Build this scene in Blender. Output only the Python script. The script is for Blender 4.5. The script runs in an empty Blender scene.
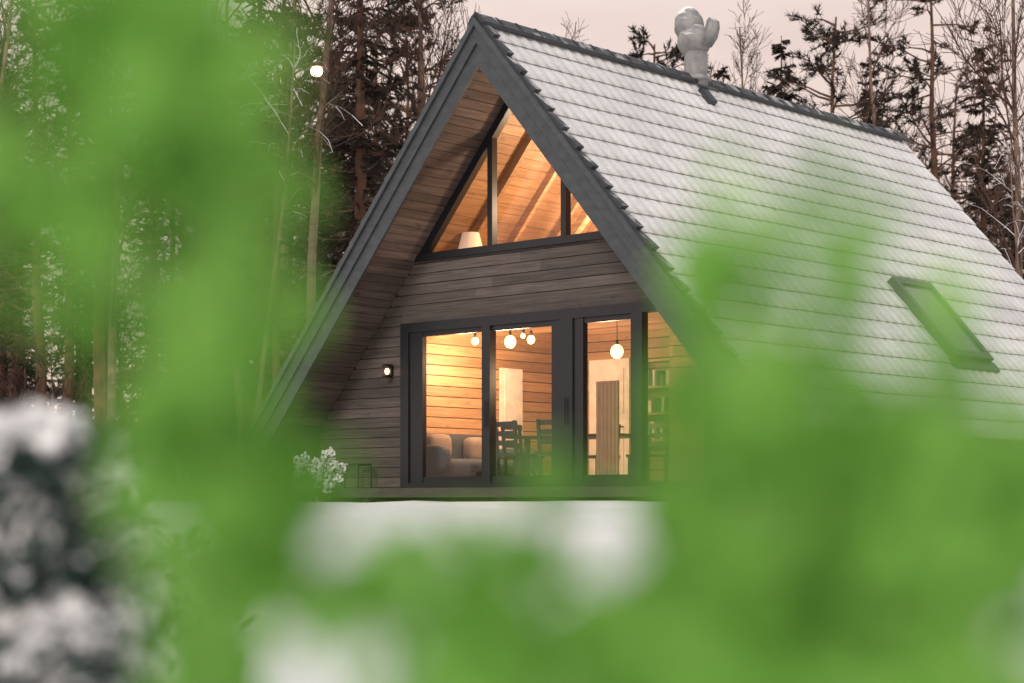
import bpy, math, random
from mathutils import Vector, Matrix, noise
random.seed(7)
CZ=1.30
sc=bpy.context.scene
# ------------------------------------------------------------------ materials
def mat(name):
    m=bpy.data.materials.new(name); m.use_nodes=True
    nt=m.node_tree; b=nt.nodes['Principled BSDF']
    return m,nt,b
def N(nt,t,**k):
    n=nt.nodes.new(t)
    for a,v in k.items(): setattr(n,a,v)
    return n
def ramp(nt,src,stops):
    r=N(nt,'ShaderNodeValToRGB')
    while len(r.color_ramp.elements)<len(stops): r.color_ramp.elements.new(.5)
    for e,(p,c) in zip(r.color_ramp.elements,stops):
        e.position=p; e.color=(c[0],c[1],c[2],1)
    nt.links.new(src,r.inputs[0]); return r.outputs[0]
def mix(nt,f,a,b,bt='MIX'):
    m=N(nt,'ShaderNodeMix',data_type='RGBA',blend_type=bt)
    for i,v in ((0,f),(6,a),(7,b)):
        if isinstance(v,(int,float)): m.inputs[i].default_value=v
        elif isinstance(v,tuple): m.inputs[i].default_value=(v[0],v[1],v[2],1)
        else: nt.links.new(v,m.inputs[i])
    return m.outputs[2]
def noise_tex(nt,scale,stretch=(1,1,1),detail=6,rough=.6,coord='Object'):
    tc=N(nt,'ShaderNodeTexCoord'); mp=N(nt,'ShaderNodeMapping'); mp.inputs['Scale'].default_value=stretch
    nt.links.new(tc.outputs[coord],mp.inputs[0])
    n=N(nt,'ShaderNodeTexNoise'); n.inputs['Scale'].default_value=scale; n.inputs['Detail'].default_value=detail; n.inputs['Roughness'].default_value=rough
    nt.links.new(mp.outputs[0],n.inputs[0]); return n.outputs[0]
def bump(nt,b,h,s=.3,d=.02):
    n=N(nt,'ShaderNodeBump'); n.inputs['Strength'].default_value=s; n.inputs['Distance'].default_value=d
    nt.links.new(h,n.inputs['Height']); nt.links.new(n.outputs[0],b.inputs['Normal'])
def island(nt):
    return N(nt,'ShaderNodeNewGeometry').outputs['Random Per Island']
def wood(name,dark,light,stretch=(.6,.6,14),rough=.75,var=.45,knots=True):
    m,nt,b=mat(name)
    n=noise_tex(nt,3,stretch); c=ramp(nt,n,[(.3,dark),(.7,light)])
    iv=ramp(nt,island(nt),[(0,(1-var,)*3),(1,(1,)*3)])
    c=mix(nt,1.0,c,iv,'MULTIPLY')
    if knots:
        k=noise_tex(nt,5,(1,1,2.5),2); kc=ramp(nt,k,[(.62,(1,1,1)),(.75,(.6,.5,.45))])
        c=mix(nt,.8,c,kc,'MULTIPLY')
    nt.links.new(c,b.inputs['Base Color']); b.inputs['Roughness'].default_value=rough
    bump(nt,b,n,.35,.01); return m
def plain(name,col,rough=.5,metal=0,nscale=6,var=.15):
    m,nt,b=mat(name); n=noise_tex(nt,nscale)
    c=ramp(nt,n,[(.3,tuple(x*(1-var) for x in col)),(.7,tuple(x*(1+var) for x in col))])
    nt.links.new(c,b.inputs['Base Color']); b.inputs['Roughness'].default_value=rough; b.inputs['Metallic'].default_value=metal
    return m
def snowy(name,dark,light,lo=.25,hi=.6,rough=.9,scale=4,snow=(.75,.76,.78),amt=1.0,ns=None):
    m,nt,b=mat(name); n=noise_tex(nt,scale)
    c=ramp(nt,n,[(.3,dark),(.7,light)])
    g=N(nt,'ShaderNodeNewGeometry'); s=N(nt,'ShaderNodeSeparateXYZ'); nt.links.new(g.outputs['True Normal'],s.inputs[0])
    n2=noise_tex(nt,ns or scale*.7)
    ad=N(nt,'ShaderNodeMath',operation='MULTIPLY_ADD'); nt.links.new(n2,ad.inputs[0]); ad.inputs[1].default_value=.9; 
    s2=N(nt,'ShaderNodeMath',operation='SUBTRACT'); nt.links.new(s.outputs[2],s2.inputs[0]); s2.inputs[1].default_value=.45
    nt.links.new(s2.outputs[0],ad.inputs[2])
    f=ramp(nt,ad.outputs[0],[(lo,(0,0,0)),(hi,(amt,)*3)])
    c=mix(nt,f,c,snow)
    nt.links.new(c,b.inputs['Base Color']); b.inputs['Roughness'].default_value=rough
    return m
M_side=wood('weathered_siding',(.058,.047,.043),(.145,.119,.108),(.5,.5,12),.8,.45)
M_soff=wood('soffit_boards',(.08,.062,.055),(.19,.148,.13),(5,.5,12),.8,.42)
M_rake=wood('painted_bargeboard',(.034,.041,.047),(.060,.069,.077),(2,2,3),.6,.2,False)
M_pine=wood('interior_pine',(.36,.195,.09),(.57,.34,.175),(.5,.5,10),.5,.38)
M_floor=wood('interior_floor',(.25,.13,.06),(.4,.22,.11),(8,.6,2),.4,.3)
M_black=plain('black_frame',(.010,.012,.015),.4)
M_dark=plain('dark_fabric',(.03,.04,.05),.8)
M_grey=plain('cushion_fabric',(.24,.18,.14),.9)
M_brown=plain('brown_curtain',(.46,.27,.14),.9)
M_white=plain('white_paint',(.75,.72,.66),.5)
M_deck=wood('deck_boards',(.04,.037,.03),(.08,.07,.055),(1,5,5))
M_tile=snowy('roof_tile',(.022,.026,.03),(.055,.06,.065),.75,1.1,.6,5)
M_riser=plain('tile_edge',(.24,.245,.25),.8,0,14,.6)
M_metal=snowy('flue_metal',(.15,.155,.16),(.30,.30,.30),.4,.8,.5,6,(.6,.61,.62))
# roof snow-dusted
M_roof,nt,b=mat('snow_dusted_tiles')
n1=noise_tex(nt,.8,(1,1,1)); n2=noise_tex(nt,34,(1,1,1),3); n3=noise_tex(nt,5,(.3,3,3))
c1=ramp(nt,n1,[(.35,(.60,.61,.61)),(.62,(.76,.765,.765))]); c2=ramp(nt,n2,[(.34,(.82,.83,.84)),(.56,(1,1,1))]); c3=ramp(nt,n3,[(.3,(.84,.85,.86)),(.6,(1,1,1))])
c=mix(nt,1.0,c1,c2,'MULTIPLY'); c=mix(nt,.8,c,c3,'MULTIPLY'); nt.links.new(c,b.inputs['Base Color']); b.inputs['Roughness'].default_value=.7; bump(nt,b,n2,.2,.006)
# snow ground
M_snow,nt,b=mat('snow_ground')
n1=noise_tex(nt,.9); n2=noise_tex(nt,9)
c=ramp(nt,n1,[(.3,(.80,.80,.81)),(.65,(.88,.88,.88))]); c2=ramp(nt,n2,[(.26,(.5,.45,.36)),(.34,(1,1,1))]); c=mix(nt,.5,c,c2,'MULTIPLY')
nt.links.new(c,b.inputs['Base Color']); b.inputs['Roughness'].default_value=.8; bump(nt,b,n2,.6,.05)
# glass
M_glass=bpy.data.materials.new('window_glass'); M_glass.use_nodes=True; nt=M_glass.node_tree; nt.nodes.clear()
o=N(nt,'ShaderNodeOutputMaterial'); t=N(nt,'ShaderNodeBsdfTransparent'); t.inputs[0].default_value=(.96,.97,.97,1); g=N(nt,'ShaderNodeBsdfGlossy'); g.inputs['Roughness'].default_value=.02
mx=N(nt,'ShaderNodeMixShader'); mx.inputs[0].default_value=.07
nt.links.new(t.outputs[0],mx.inputs[1]); nt.links.new(g.outputs[0],mx.inputs[2]); nt.links.new(mx.outputs[0],o.inputs[0])
def emis(name,col,st):
    m,nt,b=mat(name); b.inputs['Emission Color'].default_value=(*col,1); b.inputs['Emission Strength'].default_value=st
    b.inputs['Base Color'].default_value=(*col,1); return m
M_bulb=emis('lit_bulb',(1,.62,.26),3.4)
M_shade=emis('lamp_shade',(1,.74,.54),.25)
def leafmat(name,a,bc,tr):
    m,nt,b=mat(name)
    c=ramp(nt,island(nt),[(0,a),(1,bc)]); nt.links.new(c,b.inputs['Base Color']); b.inputs['Roughness'].default_value=.6; b.inputs['Specular IOR Level'].default_value=.25
    t=N(nt,'ShaderNodeBsdfTranslucent'); nt.links.new(c,t.inputs[0]); mx=N(nt,'ShaderNodeMixShader'); mx.inputs[0].default_value=tr
    out=nt.nodes['Material Output']; nt.links.new(b.outputs[0],mx.inputs[1]); nt.links.new(t.outputs[0],mx.inputs[2]); nt.links.new(mx.outputs[0],out.inputs[0]); return m
M_leaf=leafmat('fresh_green_leaf',(.15,.37,.055),(.34,.66,.14),.5)
M_stem=plain('green_stem',(.14,.30,.07),.6)
M_bark=snowy('birch_bark',(.07,.042,.032),(.27,.185,.14),.8,1.05,.9,3)
M_twig=snowy('twig_bark',(.036,.018,.012),(.085,.042,.027),.85,1.15,.9,3,(.5,.5,.52),.5)
M_stwig=snowy('snow_laden_twig',(.08,.05,.04),(.17,.115,.09),.2,.5,.9,3,(.72,.72,.74),1)
M_pbark=snowy('pine_bark',(.045,.025,.018),(.165,.08,.045),.9,1.2,.9,3)
M_need=snowy('conifer_needles',(.012,.010,.007),(.040,.026,.017),.9,1.2,.9,2,(.4,.4,.42),.5)
M_jun=snowy('juniper_needles',(.015,.04,.035),(.035,.075,.055),.5,.75,.9,9,(.75,.77,.8),1,14)
M_sn=plain('fresh_snow',(.84,.85,.86),.8)
# ------------------------------------------------------------------ mesh builder
class MB:
    def __init__(s): s.v=[]; s.f=[]; s.m=[]
    def face(s,pts,mi=0):
        i=len(s.v); s.v+= [tuple(p) for p in pts]; s.f.append(tuple(range(i,i+len(pts)))); s.m.append(mi)
    def prism(s,poly,d,mi=0):
        i=len(s.v); n=len(poly); d=Vector(d); s.v+=[tuple(Vector(p)) for p in poly]+[tuple(Vector(p)+d) for p in poly]
        s.f.append(tuple(range(i,i+n))[::-1]); s.f.append(tuple(range(i+n,i+2*n)))
        for k in range(n): s.f.append((i+k,i+(k+1)%n,i+n+(k+1)%n,i+n+k))
        s.m+=[mi]*(n+2)
    def box(s,x0,x1,y0,y1,z0,z1,mi=0):
        s.prism([(x0,y0,z0),(x1,y0,z0),(x1,y1,z0),(x0,y1,z0)],(0,0,z1-z0),mi)
    def tube(s,p0,p1,r0,r1,n=5,mi=0,cap=False):
        p0=Vector(p0);p1=Vector(p1);d=(p1-p0)
        if d.length<1e-6: return
        d.normalize(); a=d.orthogonal().normalized(); bb=d.cross(a); i=len(s.v)
        for p,r in ((p0,r0),(p1,r1)):
            for k in range(n):
                t=2*math.pi*k/n; s.v.append(tuple(p+a*math.cos(t)*r+bb*math.sin(t)*r))
        for k in range(n): s.f.append((i+k,i+(k+1)%n,i+n+(k+1)%n,i+n+k)); s.m.append(mi)
        if cap:
            s.f.append(tuple(range(i,i+n))[::-1]); s.f.append(tuple(range(i+n,i+2*n))); s.m+=[mi]*2
    def ball(s,c,r,nu=12,nv=8,mi=0,fn=None):
        c=Vector(c); r=Vector(r) if hasattr(r,'__len__') else Vector((r,r,r)); i=len(s.v)
        for a in range(nv+1):
            ph=math.pi*a/nv
            for k in range(nu):
                t=2*math.pi*k/nu; d=Vector((math.sin(ph)*math.cos(t),math.sin(ph)*math.sin(t),math.cos(ph)))
                q=1 if fn is None else fn(d); s.v.append((c.x+d.x*r.x*q,c.y+d.y*r.y*q,c.z+d.z*r.z*q))
        for a in range(nv):
            for k in range(nu):
                s.f.append((i+a*nu+k,i+(a+1)*nu+k,i+(a+1)*nu+(k+1)%nu,i+a*nu+(k+1)%nu)); s.m.append(mi)
    def mesh(s,name,mats,smooth=False):
        me=bpy.data.meshes.new(name); me.from_pydata(s.v,[],s.f)
        for m in mats: me.materials.append(m)
        me.polygons.foreach_set('material_index',s.m)
        if smooth: me.polygons.foreach_set('use_smooth',[True]*len(s.f))
        me.validate(); me.update(); return me
    def obj(s,name,mats,parent=None,mw=None,smooth=False):
        ob=bpy.data.objects.new(name,s.mesh(name,mats,smooth)); sc.collection.objects.link(ob)
        if parent: ob.parent=parent
        elif mw is not None: ob.matrix_world=mw
        return ob
def empty(name,mw=None):
    e=bpy.data.objects.new(name,None); sc.collection.objects.link(e)
    if mw is not None: e.matrix_world=mw
    return e
# ------------------------------------------------------------------ house
HM=Matrix.Translation((-1.554,26.1,CZ))@Matrix.Rotation(-math.radians(42.4),4,'Z')
house=empty('a_frame_cabin',HM)
K=1.15; A=2.38; ZO=6.17; ZI=5.81; YF=-.95; YB=9.5; FL=.17; W=4.5
phi=math.atan(K); cs,sn=math.cos(phi),math.sin(phi)
def hw(z): return (ZI-z)/K
b=MB(); st=.142; z=FL-.25
while z<3.40:
    z1=min(z+st-.009,3.41); xl=A-hw(z1)-.06 ; xr=A+hw(z1)+.06
    xl=max(xl,A-4.12); xr=min(xr,A+4.12)
    segs=[(xl,xr)]
    if z1>FL and z<2.50: segs=[(xl,-.0)]+([(5.45,xr)] if xr>5.5 else [])
    for s0,s1 in segs:
        x=s0
        while x<s1-.01:
            e=min(s1,x+random.uniform(1.6,3.4)); e=s1 if s1-e<.5 else e
            j=random.uniform(0,.005); b.prism([(x,-j,z),(x,.05,z),(x,.05,z1),(x,-j+.006,z1)],(e-x-.003,0,0)); x=e
    z+=st
b.box(0,4.9,-.004,.05,2.502,2.625)
b.obj('gable_siding',[M_side],house)
b=MB()
zk=ZI-K*4.1
b.prism([(A-4.1,.055,-.4),(-.002,.055,-.4),(-.002,.055,2.5),(A-hw(2.5)-.08,.055,2.5),(A-4.1,.055,zk+.1)],(0,.085,0))
b.prism([(A-hw(2.5)-.08,.055,2.502),(A+hw(2.5)+.08,.055,2.502),(A+hw(3.38)+.08,.055,3.38),(A-hw(3.38)-.08,.055,3.38)],(0,.085,0))
b.prism([(5.46,.055,-.4),(A+4.1,.055,-.4),(A+4.1,.055,zk+.1),(5.46,.055,ZI-K*(5.46-A)+.1)],(0,.085,0))
b.obj('gable_wall_core',[M_side],house)
for sg in (-1,1):
    b=MB(); t=0
    def P(t,h,y): return (A+sg*(t*cs-h*sn),y,ZI-t*sn-h*cs)
    while t<6.2:
        t1=t+.135
        b.prism([P(t,.0,YF+.04),P(t1-.008,.0,YF+.04),P(t1-.008,.02,YF+.04),P(t,.02,YF+.04)],(0,-YF-.045,0)); t=t1
    b.obj('soffit',[M_soff],house)
    b=MB(); t=0
    while t<6.2:
        t1=t+.15; b.prism([P(t,.0,.15),P(t1-.006,.0,.15),P(t1-.006,.02,.15),P(t,.02,.15)],(0,YB-.5,0)); t=t1
    b.obj('inner_roof_lining',[M_pine],house)
    b=MB(); b.prism([(A,YF+.04,ZO),(A+sg*W,YF+.04,ZO-K*W),(A+sg*W,YF+.04,ZI-K*W),(A,YF+.04,ZI)],(0,YB-YF-.04,0)); b.obj('roof_slab',[M_tile],house)
    b=MB()
    def R(w,z): return (A+sg*w,YF-.0,z-K*w)
    b.prism([R(0,ZO+.03),R(W+.05,ZO+.03),R(W+.05,ZO-.27),R(0,ZO-.27)],(0,-.04,0))
    b.prism([(A,YF+.03,ZO-.262),(A+sg*(W+.02),YF+.03,ZO-.262-K*(W+.02)),(A+sg*(W+.02),YF+.03,ZO-.56-K*(W+.02)),(A,YF+.03,ZO-.56)],(0,-.035,0))
    b.prism([R(0,ZO+.055),R(W+.06,ZO+.055),R(W+.06,ZO-.05),R(0,ZO-.05)],(0,-.085,0))
    b.obj('bargeboard',[M_rake],house)
    b=MB(); C=.355; nC=int(W/cs/C)+1; dy=.036; ny=int((YB+.03-(YF+.02))/dy)
    def T(t,h,y): return (A+sg*(t*cs+h*sn),y,ZO-t*sn+h*cs)
    for cidx in range(nC):
        t0=cidx*C; rows=[(t0,.012),(t0+C*.5,.020),(t0+C+.012,.030),(t0+C+.010,.006)]
        base=len(b.v); jit=random.uniform(-.004,.004)
        for (t,h) in rows:
            for j in range(ny+1):
                y=YF+.02+j*dy; wv=.011*math.sin(2*math.pi*y/.22); sc_=.014*math.sin(2*math.pi*y/.22) if t>t0+C*.8 else 0
                nz=noise.noise(Vector((y*1.5,t*3,sg)))*.006
                b.v.append(T(t+sc_+jit,h+wv*(1 if h>.018 else .5)+nz,y))
        for r in range(3):
            for j in range(ny):
                q=(base+r*(ny+1)+j,base+r*(ny+1)+j+1,base+(r+1)*(ny+1)+j+1,base+(r+1)*(ny+1)+j)
                b.f.append(q); b.m.append(1 if r==2 else 0)
    b.obj('tile_covering',[M_roof,M_riser],house,None,True)
    b=MB()
    for cidx in range(nC):
        t0=cidx*C
        b.prism([T(t0,.0,YF-.03),T(t0+C,.0,YF-.03),T(t0+C+.02,.11,YF-.03),T(t0,.045,YF-.03)],(0,.11,0))
    b.obj('verge_tiles',[M_tile],house)
b=MB(); y=YF-.05
while y<YB:
    for sg in(-1,1):
        b.prism([(A,y,ZO+.12),(A+sg*.14,y,ZO-.01),(A+sg*.12,y,ZO-.05),(A,y,ZO+.07)],(0,.38,0))
    b.prism([(A-.15,y,ZO-.02),(A-.08,y,ZO+.08),(A,y,ZO+.13),(A+.08,y,ZO+.08),(A+.15,y,ZO-.02),(A,y,ZO+.07)],(0,.04,0))
    y+=.38
b.obj('ridge_caps',[M_tile],house)
b=MB()
b.box(A-4.12,A-4.0,.145,YB-.3,-.4,1.15); b.box(A+4.0,A+4.12,.145,YB-.3,-.4,1.15)
b.prism([(A-4.1,YB-.3,-.4),(A+4.1,YB-.3,-.4),(A+4.1,YB-.3,1.15),(A,YB-.3,ZI+.1),(A-4.1,YB-.3,1.15)],(0,.12,0)); b.obj('outer_walls',[M_side],house)
b=MB(); b.box(A-4.0,A+4.0,.0,YB-.3,FL-.12,FL-.003); b.obj('ground_floor',[M_floor],house)
b=MB(); b.prism([(A-2.75,.145,2.72),(A+2.75,.145,2.72),(A+2.42,.145,3.10),(A-2.42,.145,3.10)],(0,YB-.5,0))
for y in [.7+.75*i for i in range(6)]: b.box(A-2.8,A+2.8,y,y+.08,2.58,2.72)
b.obj('upper_floor',[M_pine],house)
b=MB()
z=FL
while z<2.6:
    xr=A+min(4,hw(z+.15)+.05)
    b.box(-1.3 if z<1.6 else -.6,2.9,4.0,4.06,z,z+.142); b.box(-.62,-.56,.15,3.99,z,z+.142) ; b.box(2.9,2.96,2.4,4.06,z,z+.142); b.box(2.96,xr,2.4,2.46,z,z+.142); z+=.155
z=3.1
while z<5.7:
    h=hw(z+.15)+.05
    if h>.05: b.box(A-h,A+h,3.2,3.26,z,z+.145)
    z+=.152
b.obj('pine_partitions',[M_pine],house)
b=MB()
for (x0,z0,x1,z1,y) in [(A-1.9,3.1,A+.15,5.2,2.2),(A+.2,3.1,A+1.9,4.0,2.9),(A-.1,3.1,A-.1,5.6,2.6),(A-1.0,4.5,A+1.0,4.5,2.3)]:
    d=Vector((x1-x0,0,z1-z0)).normalized(); nn=Vector((-d.z,0,d.x))*.06
    p=[Vector((x0,y,z0))+nn,Vector((x1,y,z1))+nn,Vector((x1,y,z1))-nn,Vector((x0,y,z0))-nn]; b.prism(p,(0,.12,0))
for y in (.7,1.5,2.3,3.0):
    for sg in(-1,1):
        b.prism([(A,y,ZI-.03),(A+sg*2.5,y,ZI-.03-K*2.5),(A+sg*2.5,y,ZI-.2-K*2.5),(A,y,ZI-.2)],(0,.07,0))
b.obj('rafters',[M_pine],house)
# ---- glazing
b=MB(); g=MB()
y0,y1=-.035,.09
def fr(x0,x1,z0,z1,ya=y0,yb=y1): b.box(x0,x1,ya,yb,z0,z1)
def pane(x0,x1,z0,z1): g.face([(x0,.025,z0),(x1,.025,z0),(x1,.025,z1),(x0,.025,z1)])
ZT=2.50
fr(0,.16,FL,ZT); fr(.16,5.15,ZT-.13,ZT); fr(.16,5.42,FL,FL+.08)
fr(.162,.42,FL+.08,ZT-.13,-.01,.07)
fr(1.58,1.73,FL+.08,ZT-.13); fr(2.82,3.36,FL+.08,ZT-.13,-.015,.08); fr(2.98,3.2,FL+.08,ZT-.13,-.04,-.016)
fr(4.16,4.34,FL+.08,ZT-.13)
for a_,c_ in((.42,1.58),(1.73,2.82),(3.36,4.16)):
    fr(a_,c_,FL+.08,FL+.17,.0,.06); fr(a_,c_,ZT-.2,ZT-.13,0,.06); pane(a_,c_,FL+.17,ZT-.2)
fr(5.30,5.42,FL+.08,1.9)
g.face([(4.34,.025,FL+.08),(5.3,.025,FL+.08),(5.3,.025,2.3),(5.2,.025,ZT-.13),(4.34,.025,ZT-.13)])
b.tube((1.66,-.07,1.0),(1.66,-.07,1.35),.012,.012,8,0,True); b.tube((3.09,-.075,1.0),(3.09,-.075,1.35),.012,.012,8,0,True)
zb=3.385
Hh=(ZI-.03-zb)/K
def edge(sg,inset0,inset1,ya,yb):
    z0a=ZI-.03-inset0; z1a=ZI-.03-inset1
    b.prism([(A,ya,z0a),(A+sg*(z0a-zb)/K,ya,zb),(A+sg*(z1a-zb)/K,ya,zb),(A,ya,z1a)],(0,yb-ya,0))
edge(-1,0,.17,-.03,.08); edge(1,0,.17,-.03,.08)
fr(A-Hh,A+Hh,zb-.03,zb+.07,-.045,.10)
def top(x): return ZI-.1-K*abs(x-A)
for xm in (1.72,3.03): 
    fr(xm-.045,xm+.045,zb+.07,top(xm),-.025,.075)
b.obj('window_frames',[M_black],house)
g.face([(A-Hh+.1,.025,zb+.07),(A+Hh-.1,.025,zb+.07),(A,.025,ZI-.15)])
g.obj('window_panes',[M_glass],house)
# skylight
b=MB()
def RT(y,t,h): return (A+(t*cs+h*sn),y,ZO-t*sn+h*cs)
ya,yb_=YF+5.55,YF+6.62; ta,tb=2.68/cs,3.69/cs
def rb(y0,y1,t0,t1,h0,h1,mi): b.prism([RT(y0,t0,h0),RT(y1,t0,h0),RT(y1,t1,h0),RT(y0,t1,h0)],Vector((sn*(h1-h0),0,cs*(h1-h0))),mi)
rb(ya,yb_,ta,ta+.12,.0,.13,0); rb(ya,yb_,tb-.12,tb,.0,.13,0); rb(ya,ya+.1,ta+.12,tb-.12,.0,.13,0); rb(yb_-.1,yb_,ta+.12,tb-.12,.0,.13,0)
rb(ya+.1,yb_-.1,ta+.12,tb-.12,.05,.10,1)
rb(ya-.08,yb_+.08,tb,tb+.16,.02,.065,0)
b.obj('skylight',[plain('skylight_frame',(.06,.065,.07),.5),plain('skylight_glass',(.10,.12,.12),.12)],house)
# chimney with rotating cowl
b=MB(); yc=3.72
b.tube((A,yc,ZO-.2),(A,yc,ZO+.5),.18,.17,20,0,True); b.tube((A,yc,ZO+.02),(A,yc,ZO+.10),.23,.19,20,0,True)
def lump(d): return 1+.12*noise.noise(d*1.9+Vector((3,1,0)))+.06*noise.noise(d*5)
b.ball((A-.04,yc,ZO+.62),(.26,.25,.25),22,16,0,lump)
b.ball((A-.12,yc-.02,ZO+.86),(.22,.22,.26),22,16,0,lump)
b.ball((A-.13,yc-.03,ZO+1.02),(.15,.15,.12),16,10,1,lump)
pts=[(.04,.56),(.22,.50),(.33,.62),(.37,.76),(.36,.86),(.31,.90),(.26,.86),(.25,.80),(.20,.74),(.12,.72)]
b.prism([(A+x,yc-.09,ZO+z) for x,z in pts],(0,.18,0))
b.obj('chimney_cowl',[M_metal,M_sn],house,None,True)
b=MB()
rb(yc-.2,yc-.05,.25,.55,.02,.10,0); rb(yc-.28,yc+.2,.22,.27,.1,.12,0)
b.obj('roof_step',[M_tile],house)
# deck
b=MB(); y=-1.55
while y<-.06:
    b.box(-1.85,6.6,y,y+.135,FL-.035,FL); y+=.142
b.box(-1.85,6.6,-1.6,-1.555,FL-.12,FL+.0); 
for xx in (-1.7,.8,3.2,5.6): b.box(xx,xx+.12,-1.5,-1.38,-.6,FL-.04)
b.obj('deck',[M_deck],house)
# wall lantern
b=MB(); lx=-.2
b.box(lx-.03,lx+.03,-.05,-.005,1.78,1.93); b.box(lx-.045,lx+.045,-.15,-.05,1.91,1.94); b.box(lx-.045,lx+.045,-.15,-.05,1.76,1.78)
for dx in(-.045,.037):
    for dy in(-.145,-.065): b.box(lx+dx,lx+dx+.006,dy,dy+.006,1.78,1.91)
b.ball((lx,-.1,1.84),(.034,.034,.048),10,8,1)
b.obj('wall_lantern',[M_black,emis('lantern_bulb',(1,.55,.25),5)],None,HM)
# pendant lamps
for (x,y,z,r) in [(.70,1.5,2.31,.085),(2.69,1.5,2.06,.09),(.478,2.2,2.40,.06),(0.0,1.5,2.36,.055),(.95,1.5,2.38,.035)]:
    b=MB(); b.ball((0,0,0),(r,r,r*1.1),16,12,0); b.tube((0,0,r),(0,0,r+.07),.025,.02,10,1,True); b.tube((0,0,r+.05),(0,0,2.72-z),.006,.006,6,1)
    o=b.obj('pendant_lamp',[M_bulb,M_black],None,HM@Matrix.Translation((x,y,z)),True)
    l=bpy.data.lights.new('pendant_light','POINT'); l.energy=58; l.color=(1,.63,.36); l.shadow_soft_size=.12
    lo=bpy.data.objects.new('pendant_light',l); sc.collection.objects.link(lo); lo.parent=o; lo.location=(0,-.2,-.3)
b=MB(); b.tube((0,0,-.17),(0,0,.17),.21,.12,20,0); b.tube((0,0,-.42),(0,0,-.1),.03,.02,8,1,True); b.tube((0,0,-.45),(0,0,-.42),.1,.1,16,1,True)
o=b.obj('table_lamp',[M_shade,M_white],None,HM@Matrix.Translation((.72,.65,3.62)),True)
for (x,y,z,e) in [(A+.3,1.5,4.2,190),(A-.6,2.6,3.9,60)]:
    l=bpy.data.lights.new('attic_light','POINT'); l.energy=e; l.color=(1,.69,.43); l.shadow_soft_size=.15
    lo=bpy.data.objects.new('attic_light',l); sc.collection.objects.link(lo); lo.parent=house; lo.location=(x,y,z)
b=MB(); b.box(.15,.95,3.93,3.985,FL,2.2); b.box(.25,.85,3.915,3.93,1.35,2.05); b.box(.25,.85,3.915,3.93,.35,1.15); b.tube((.86,3.9,1.15),(.78,3.9,1.15),.012,.012,6,1,True)
b.box(-.555,-.52,2.62,3.12,FL,2.05,0); b.box(-.52,-.51,2.70,3.04,1.2,1.95,0)
b.obj('inner_door',[M_white,M_black],house)
b=MB()
for z in (.9,1.3,1.7,2.1): b.box(1.25,2.3,3.7,3.98,z,z+.035,0)
b.box(1.22,1.25,3.7,3.98,FL,2.15); b.box(2.3,2.33,3.7,3.98,FL,2.15)
for z in (.9,1.3,1.7):
    x=1.3
    while x<2.2:
        w=random.uniform(.03,.07); 
        if random.random()<.75: b.box(x,x+w,3.75,3.93,z+.035,z+.035+random.uniform(.16,.27),random.choice([1,2,3]))
        x+=w+.006
b.obj('bookshelf',[M_pine,M_dark,M_grey,M_white],None,HM)
b=MB(); b.box(1.2,3.0,1.1,1.95,.88,.92)
for x in(1.28,2.86):
    for y in(1.16,1.84): b.box(x,x+.06,y,y+.06,FL,.88)
b.obj('dining_table',[M_black],None,HM)
def chair(px,py,rot):
    b=MB()
    for x in(-.2,.16):
        for y in(-.2,.16): b.prism([(x,y,0),(x+.04,y,0),(x+.04,y+.04,0),(x,y+.04,0)],(0,0,.45))
    b.box(-.22,.22,-.22,.22,.45,.49)
    for x in(-.2,.16): b.prism([(x,.17,.49),(x+.04,.17,.49),(x+.04,.21,.49),(x,.21,.49)],(0,.05,.45))
    for z in(.6,.73,.86): b.prism([(-.2,.19,z),(.2,.19,z),(.2,.215,z),(-.2,.215,z)],(0,.01,.07))
    return b.obj('dining_chair',[M_black],None,HM@Matrix.Translation((px,py,FL))@Matrix.Rotation(rot,4,'Z'))
chair(1.5,.75,math.pi); chair(2.3,.72,math.pi+.2); chair(1.7,2.3,0); chair(2.6,2.3,-.1); chair(.95,1.5,math.pi/2)
b=MB()
def cush(x0,x1,y0,y1,z0,z1,mi): b.ball(((x0+x1)/2,(y0+y1)/2,(z0+z1)/2),((x1-x0)/2,(y1-y0)/2,(z1-z0)/2),20,12,mi,lambda d:(1/ (abs(d.x)**5+abs(d.y)**5+abs(d.z)**5)**(.2)))
cush(-.5,.4,.5,2.4,.3,.62,0); cush(-.55,-.3,.5,2.4,.4,1.0,0); cush(-.5,.4,.42,.62,.4,.8,0); cush(-.5,.4,2.3,2.5,.4,.8,0)
cush(-.32,-.1,.7,1.15,.6,.98,1); cush(-.3,-.05,1.5,1.95,.58,.95,1); b.box(-.45,.35,.5,2.4,FL,.32,0)
b.obj('sofa',[M_dark,M_grey,M_white],None,HM,True)
b=MB(); pts=[]
for i in range(61): pts.append((3.40+i*.0065,.20+.05*math.sin(i*.62)))
for i in range(60):
    (xa,yaa),(xb,ybb)=pts[i],pts[i+1]; b.face([(xa,yaa,FL+.05),(xb,ybb,FL+.05),(xb,ybb,1.55),(xa,yaa,1.55)])
b.obj('curtain',[M_brown],None,HM)
def tubepath(b,pts,r,n=8,mi=0):
    for p,q in zip(pts[:-1],pts[1:]): b.tube(p,q,r,r,n,mi,True)
b=MB(); tubepath(b,[(-.14,0,0),(-.14,0,.33),(-.12,0,.35),(.12,0,.35),(.14,0,.33),(.14,0,0)],.016); tubepath(b,[(-.14,.25,0),(-.14,.25,.35),(.14,.25,.35),(.14,.25,0)],.016); tubepath(b,[(-.14,0,.35),(-.14,.25,.35)],.014); tubepath(b,[(.14,0,.35),(.14,.25,.35)],.014)
b.obj('metal_side_table',[M_black],None,HM@Matrix.Translation((-.62,-.4,FL)))
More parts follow.
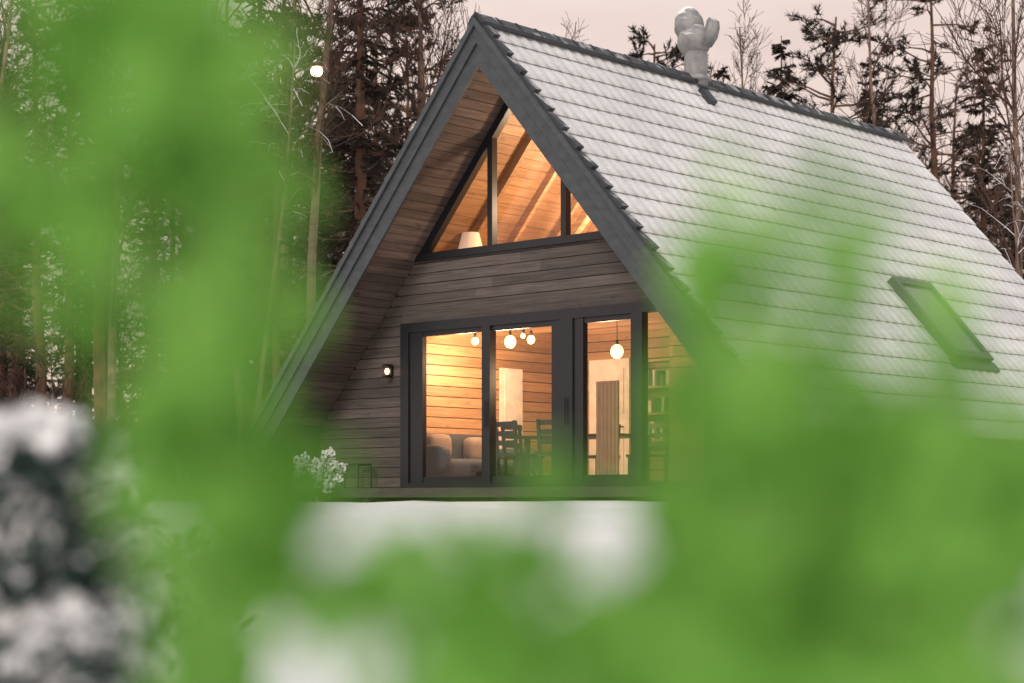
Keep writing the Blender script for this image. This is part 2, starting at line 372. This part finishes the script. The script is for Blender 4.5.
# ------------------------------------------------------------------ terrain
def gh(x,y):
    t=min(max((y-5)/14,0),1); t=t*t*(3-2*t)
    h=.55+t*(CZ-.02-.55)
    h+= .10*noise.noise(Vector((x*.25,y*.25,0)))*(1 if y<18 else .3) + .03*noise.noise(Vector((x*1.3,y*1.3,3)))
    d=max(0,y-45); h+=d*.02
    if y>38: h+=.4*noise.noise(Vector((x*.06,y*.06,8)))
    return h
b=MB(); n=170
def warp(i,c,s): u=(i/n*2-1); return c+s*math.sinh(u*4.2)/math.sinh(4.2)
xs=[warp(i,0,420) for i in range(n+1)]; ys=[warp(i,14,420) for i in range(n+1)]
for yy in ys:
    for xx in xs: b.v.append((xx,yy,gh(xx,yy) if abs(yy)<200 and abs(xx)<300 else gh(0,min(yy,200))))
for j in range(n):
    for i in range(n): b.f.append((j*(n+1)+i,j*(n+1)+i+1,(j+1)*(n+1)+i+1,(j+1)*(n+1)+i)); b.m.append(0)
b.obj('snow_ground',[M_snow],None,Matrix.Identity(4),True)
# ------------------------------------------------------------------ trees
def rv(a=1): return Vector((random.uniform(-a,a),random.uniform(-a,a),random.uniform(-a,a)))
def bare(seed,H,r,lean=(0,0),depth=3,droop=0.0,lo=.25,KK=(22,9,6),mats=None,L1=.30):
    random.seed(seed); b=MB()
    def br(p,d,L,r,lev):
        n=6 if lev==0 else (4 if lev==1 else 3); seg=L/n; pts=[]
        for i in range(n):
            d2=(d+rv((.06 if lev==0 else .10+.07*lev))+Vector((0,0,.05 if lev<1 else .08-droop*(lev+1)*.5))).normalized()
            q=p+d2*seg; r1=r*(1-.8*(i+1)/n); r0=r*(1-.8*i/n)
            b.tube(p,q,max(r0,.007),max(r1,.006),7 if lev==0 else(4 if lev==1 else 3),0 if lev==0 else 1)
            pts.append((p,q,r0,d2)); p=q; d=d2
        if lev<depth:
            k=KK[lev]
            for c in range(k):
                f=random.uniform(lo if lev==0 else .15,1); idx=min(int(f*n),n-1); a,bq,rr,dd=pts[idx]; pos=a.lerp(bq,f*n-idx)
                ax=rv().normalized(); side=dd.cross(ax).normalized(); ang=random.uniform(.4,.85)
                nd=(dd*math.cos(ang)+side*math.sin(ang)).normalized()
                br(pos,nd,L*(L1 if lev==0 else .5)*random.uniform(.6,1.15)*((1.2-f*.7) if lev==0 else 1),rr*.42,lev+1)
    br(Vector((0,0,-.3)),Vector((lean[0],lean[1],1)).normalized(),H,r,0)
    return b.mesh('bare_tree_mesh',mats or [M_bark,M_twig])
def spruce(seed,H,lo=.12,full=1.0):
    random.seed(seed); b=MB(); b.tube((0,0,-.3),(0,0,H*.5),H*.013,H*.008,8,0); b.tube((0,0,H*.5),(0,0,H),H*.008,.01,7,0)
    z=H*lo
    while z<H*.985:
        f=z/H; L=H*.16*(1-f)**.75*full+.12
        for k in range(random.randint(4,6)):
            if random.random()<.2: continue
            a=random.uniform(0,6.28); LL=L*random.uniform(.55,1.1); d=Vector((math.cos(a),math.sin(a),random.uniform(-.15,.25)-.25*(1-f)))
            n=4; p=Vector((0,0,z+random.uniform(-.1,.1))); 
            for i in range(n):
                q=p+d.normalized()*LL/n; b.tube(p,q,.022*(1-i/n)+.006,.02*(1-(i+1)/n)+.005,3,0)
                for t in range(max(3,int(LL*3.2))):
                    o=p.lerp(q,random.random()); s=Vector((-d.y,d.x,0)).normalized()*random.choice((-1,1))
                    td=(s*random.uniform(.4,1)+d*.6+Vector((0,0,random.uniform(-.7,.05)))).normalized()*random.uniform(.18,.5)*(1-.35*i/n)*(.5+L*.35)
                    w=Vector((-td.y,td.x,random.uniform(-.2,.2))).normalized()*random.uniform(.02,.04)
                    b.face([o-w,o+w,o+td*.8+w*.8,o+td,o+td*.8-w*.8],1)
                    w2=Vector((0,0,1))*random.uniform(.02,.045); b.face([o+w2,o-w2,o+td*.9-w2*1.4,o+td+Vector((0,0,-.03))],1)
                p=q; d=d+Vector((0,0,.09))
        z+=random.uniform(.2,.42)
    return b.mesh('spruce_mesh',[M_pbark,M_need])
def pine(seed,H):
    random.seed(seed); b=MB(); p=Vector((0,0,-.3)); pts=[p]; 
    for i in range(8):
        q=Vector((p.x+random.uniform(-.12,.12),p.y+random.uniform(-.12,.12),H*(i+1)/8)); b.tube(p,q,H*.0125*(1-i/9.5),H*.0125*(1-(i+1)/9.5),8,0); p=q; pts.append(p)
    def at(f): i=min(int(f*8),7); return pts[i].lerp(pts[i+1],f*8-i)
    for k in range(50):
        f=.3+.69*random.random()**.75; o=at(f); a=random.uniform(0,6.28); dead=f<.5
        L=H*.12*(1-abs(f-.7)*1.6)*random.uniform(.6,1.2)+.25; d=Vector((math.cos(a),math.sin(a),random.uniform(-.1,.5))); n=4
        for i in range(n):
            q=o+d.normalized()*L/n; b.tube(o,q,.03*(1-i/n)+.008,.03*(1-(i+1)/n)+.006,4,0)
            if i>0:
              for m in range(3):
                td=(d+rv(.9)).normalized()*random.uniform(.25,.6); e=q+td; b.tube(q,e,.01,.006,3,0)
                if not dead or random.random()<.15:
                    for c in range(24):
                        oo=q.lerp(e,random.uniform(.3,1)); nd=(rv(1)+td.normalized()*.6+Vector((0,0,.3))).normalized()*random.uniform(.10,.24); w=nd.orthogonal().normalized()*.022
                        b.face([oo-w,oo+w,oo+nd],1)
            o=q; d=d+rv(.25)
    return b.mesh('pine_mesh',[M_pbark,M_need])
B=[bare(11,13,.11),bare(12,14,.10,L1=.24),bare(13,12,.09,(.1,.05)),bare(14,8.5,.06,(0.10,0),2,.26,.25,(13,6,4),[M_bark,M_stwig],.34),bare(15,14.5,.12,L1=.22,lo=.4)]
S=[spruce(21,13),spruce(22,14.5,.2),spruce(23,12,.08,.85)]
P_=[pine(31,14),pine(32,15.5),pine(33,12.5)]
BU=bare(41,3.2,.035,(0,0),3,0,.05)
def place(me,name,x,y,s=1,rot=None,parent=None,dz=0):
    o=bpy.data.objects.new(name,me); sc.collection.objects.link(o); o.location=(x,y,gh(x,y)+dz-.05); o.rotation_euler=(0,0,random.uniform(0,6.28) if rot is None else rot); o.scale=(s,s,s)
    if parent: o.parent=parent
    return o
random.seed(5)
for (k,me,x,y,s,r) in [('birch_tree',B[2],-4.9,33.5,.95,None),('birch_tree',B[3],-4.6,32.5,1.0,.1),('birch_tree',B[0],10.0,36.5,.95,None),('birch_tree',B[3],9.8,34.0,.8,3.0),('spruce_tree',S[1],-3.2,39,1.0,None),('birch_tree',B[4],-4.1,37,1.05,None),('spruce_tree',S[0],-5.6,41,1.1,None),
    ('pine_tree',P_[0],3.9,47,.84,None),('pine_tree',P_[2],7.6,45,.97,None),('pine_tree',P_[1],10.4,46,.85,None),('birch_tree',B[1],6.3,46,.88,None),('birch_tree',B[4],9.0,44,.88,None),('spruce_tree',S[2],13.2,44,1.05,None),('birch_tree',B[0],-1.9,42,1.05,None),('birch_tree',B[1],1.2,50,.9,None),('pine_tree',P_[0],-8.5,38,1.05,None),('birch_tree',B[1],-10,33,.9,None),('birch_tree',B[0],-7.6,35,.9,None),('birch_tree',B[4],-9.0,31,.7,None),('birch_tree',B[4],-5.6,44,1.1,None),
    ('spruce_tree',S[1],9.1,47,.80,None),('spruce_tree',S[0],12.0,47,.92,None),('spruce_tree',S[0],5.6,49,.90,None),('pine_tree',P_[2],-2.3,45,1.05,None),('spruce_tree',S[2],3.1,49,.98,None),('spruce_tree',S[2],7.0,48,1.02,None)]:
    place(me,k,x,y,s,r)
forest=empty('distant_forest')
for i in range(200):
    y=random.uniform(50,90); x=random.uniform(-.42,.42)*y; 
    me=random.choice(S+S+P_+P_+B[:3]+[B[4],B[1]]); 
    k=.72+ (y-50)*.005
    if -2<x/y*45<4.5: k*=.82
    if x/y<-.04: k*=1.35
    place(me,'forest_tree',x,y,k*random.uniform(.8,1.15),None,forest)
for i in range(110):
    y=random.uniform(40,70); x=random.uniform(-.4,.4)*y
    place(BU,'undergrowth',x,y,random.uniform(.8,1.6),None,forest)
# street lamp
b=MB(); b.tube((0,0,-.3),(0,0,8.9),.08,.05,10,0,True); tubepath(b,[(0,0,8.85),(.25,0,9.05),(.7,-.1,9.1)],.03); b.box(.66,.94,-.2,.0,9.05,9.12,0)
b.ball((.8,-.1,8.97),(.12,.12,.11),14,10,1)
b.obj('street_lamp',[M_pbark,emis('street_bulb',(1,.72,.42),8)],None,Matrix.Translation((-4.6,36,gh(-4.6,36)-.6)))
def tuft(b,c,R,n,L,w,mi,flat=1):
    c=Vector(c)
    for i in range(n):
        d=rv(1); 
        if d.length<.05: continue
        d=d.normalized()*random.random()**.45; o=c+Vector((d.x*R,d.y*R,d.z*R*flat)); nd=(rv(1)+d*1.2+Vector((0,0,.3))).normalized()*L*random.uniform(.5,1.3); ww=nd.cross(rv(1)).normalized()*w
        b.face([o-ww,o+nd*.5-ww*1.3,o+nd,o+nd*.5+ww*1.3,o+ww],mi)
random.seed(9); b=MB()
for i in range(14):
    a=random.uniform(0,6.28); t=Vector((.24*math.cos(a),.24*math.sin(a),random.uniform(.25,.6))); b.tube((0,0,-.1),t,.014,.006,4,0)
    for q in range(3):
        e=t+rv(.12); b.tube(t,e,.006,.004,3,0); tuft(b,e,.06,30,.035,.017,1); tuft(b,e-Vector((0,0,.05)),.07,7,.06,.01,2)
b.obj('snowy_shrub',[M_twig,M_sn,M_jun],None,Matrix.Translation((-2.58,24.7,gh(-2.58,24.7)-.04)))
random.seed(19); 
def juniper(name,x,y,H,R):
    b=MB(); b.tube((0,0,-.1),(0,0,H*.8),.03,.012,7,0)
    for i in range(70):
        f=random.random()**.8; a=random.uniform(0,6.28); rr=R*(1-f*.45)*random.uniform(.4,1); t=Vector((rr*math.cos(a),rr*math.sin(a),H*(.3+.7*f))); b.tube((0,0,max(0,t.z-.15)),t,.006,.003,4,0)
        tuft(b,t,.055,120,.028,.0045,1); 
        if random.random()<(.55 if f<.6 else .22): tuft(b,t+Vector((0,0,.05)),.06,130,.018,.010,2,.5)
    return b.obj(name,[M_twig,M_jun,M_sn],None,Matrix.Translation((x,y,gh(x,y))))
juniper('juniper_bush',-.625,2.5,.84,.155); juniper('juniper_bush',-.66,3.4,.66,.2)
# ------------------------------------------------------------------ foreground leafy plants
random.seed(3)
def leaf(b,o,d,L,w):
    d=d.normalized(); s=d.cross(rv(1)).normalized(); up=d.cross(s); o=Vector(o)
    i=len(b.v); fold=up*w*.3
    P0=o; P1=o+d*L*.35+s*w+fold; P2=o+d*L*.7+s*w*.75+fold-up*L*.05; P3=o+d*L-up*L*.15; P4=o+d*L*.7-s*w*.75+fold-up*L*.05; P5=o+d*L*.35-s*w+fold; C1=o+d*L*.35; C2=o+d*L*.7-up*L*.05
    b.v+=[tuple(p) for p in (P0,P1,P2,P3,P4,P5,C1,C2)]
    for f in((0,6,1),(0,5,6),(6,7,2,1),(5,4,7,6),(7,3,2),(4,3,7)): b.f.append(tuple(i+k for k in f)); b.m.append(0)
def tg(s): return max(-1.7*s,min(1.7*s,random.gauss(0,s)))
def plant(root,fronds):
    b=MB()
    for pts,spread,cnt,yy in fronds:
        P=[Vector((x,yy+.02*i,z)) for i,(x,z) in enumerate(pts)]
        r=Vector((root[0],yy+.05,gh(root[0],yy))); chain=[r,r.lerp(P[0],.5)+rv(.02)]+P
        for p,q in zip(chain[:-1],chain[1:]): b.tube(p,q,.003,.0022,6,1)
        tot=sum((q-p).length for p,q in zip(P[:-1],P[1:]))
        for c in range(cnt):
            u=random.random()*tot
            for p,q in zip(P[:-1],P[1:]):
                l=(q-p).length
                if u<=l: break
                u-=l
            o=p.lerp(q,min(1,u/l))
            o=o+Vector((tg(spread),tg(.05),tg(spread)))
            d=rv(1)+Vector((0,0,.3)); L=random.uniform(.022,.048)
            o-=d.normalized()*L*.5
            leaf(b,o,d,L,L*random.uniform(.26,.34))
    return b.obj('leafy_plant',[M_leaf,M_stem],None,Matrix.Identity(4))
plant((-.14,0),[([(-.130,1.16),(-.130,1.25),(-.134,1.35),(-.133,1.42),(-.138,1.53)],.016,190,.8),
  ([(-.14,1.50),(-.18,1.48),(-.225,1.44)],.023,120,.82),([(-.12,1.535),(-.22,1.535)],.015,36,.8),
  ([(-.13,1.36),(-.117,1.29),(-.115,1.245)],.021,80,.76),([(-.17,1.40),(-.215,1.395)],.014,16,.84)])
plant((.0,0),[([(-.08,1.255),(-.03,1.248),(.06,1.245),(.15,1.245),(.23,1.25)],.013,160,.78),([(-.045,1.225),(.23,1.215)],.014,190,.74),
  ([(-.06,1.278),(-.02,1.278),(.03,1.27)],.006,22,.85),([(.012,1.318),(.028,1.313)],.006,8,.85)])
plant((.15,0),[([(.085,1.26),(.15,1.29),(.22,1.30)],.023,230,.76),([(.075,1.28),(.085,1.33),(.078,1.37)],.010,28,.85),
  ([(.09,1.34),(.105,1.38),(.10,1.43)],.013,30,.85),([(.135,1.34),(.152,1.39),(.14,1.435)],.014,34,.85),([(.17,1.33),(.20,1.36),(.205,1.385)],.016,26,.82),([(.07,1.312),(.12,1.32),(.21,1.322)],.012,75,.8)])
# ------------------------------------------------------------------ light & world
w=bpy.data.worlds.new('World'); sc.world=w; w.use_nodes=True; nt=w.node_tree; bg=nt.nodes['Background']
el=math.radians(28); azd=205
sky=N(nt,'ShaderNodeTexSky',sky_type='NISHITA'); sky.sun_disc=False; sky.sun_elevation=el; sky.sun_rotation=math.radians(azd); sky.dust_density=3
tc=N(nt,'ShaderNodeTexCoord'); sp=N(nt,'ShaderNodeSeparateXYZ'); nt.links.new(tc.outputs['Generated'],sp.inputs[0])
hz=ramp(nt,sp.outputs[2],[(0,(1.0,.73,.58)),(.32,(.95,.77,.67)),(1,(.82,.90,.98))])
nn=noise_tex(nt,3.2,(1,1,4),5,.6,'Generated'); cl=ramp(nt,nn,[(.3,(.80,.78,.80)),(.65,(1.0,1.0,1.0))])
hz=mix(nt,1.0,hz,cl,'MULTIPLY')
vs=N(nt,'ShaderNodeVectorMath',operation='SCALE'); nt.links.new(hz,vs.inputs[0]); vs.inputs['Scale'].default_value=7.8
c=mix(nt,.86,sky.outputs[0],vs.outputs[0]); nt.links.new(c,bg.inputs[0]); bg.inputs[1].default_value=.14
s=bpy.data.lights.new('sun','SUN'); s.energy=1.5; s.angle=math.radians(15); s.color=(1,.90,.81)
so=bpy.data.objects.new('sun',s); sc.collection.objects.link(so)
az=math.radians(azd)
dirv=Vector((math.sin(az)*math.cos(el),math.cos(az)*math.cos(el),math.sin(el))); so.rotation_euler=dirv.to_track_quat('Z','Y').to_euler()
# ------------------------------------------------------------------ camera
cd=bpy.data.cameras.new('camera'); cam=bpy.data.objects.new('camera',cd); sc.collection.objects.link(cam); sc.camera=cam
cam.location=(0,0,CZ); cam.rotation_euler=(math.radians(90),0,0); cd.sensor_width=36; cd.lens=64.93; cd.shift_y=.1560; cd.clip_start=.05; cd.clip_end=2000
cd.dof.use_dof=True; cd.dof.focus_distance=26; cd.dof.aperture_fstop=1.8
sc.view_settings.view_transform='Standard'; sc.view_settings.look='None'; sc.view_settings.exposure=0
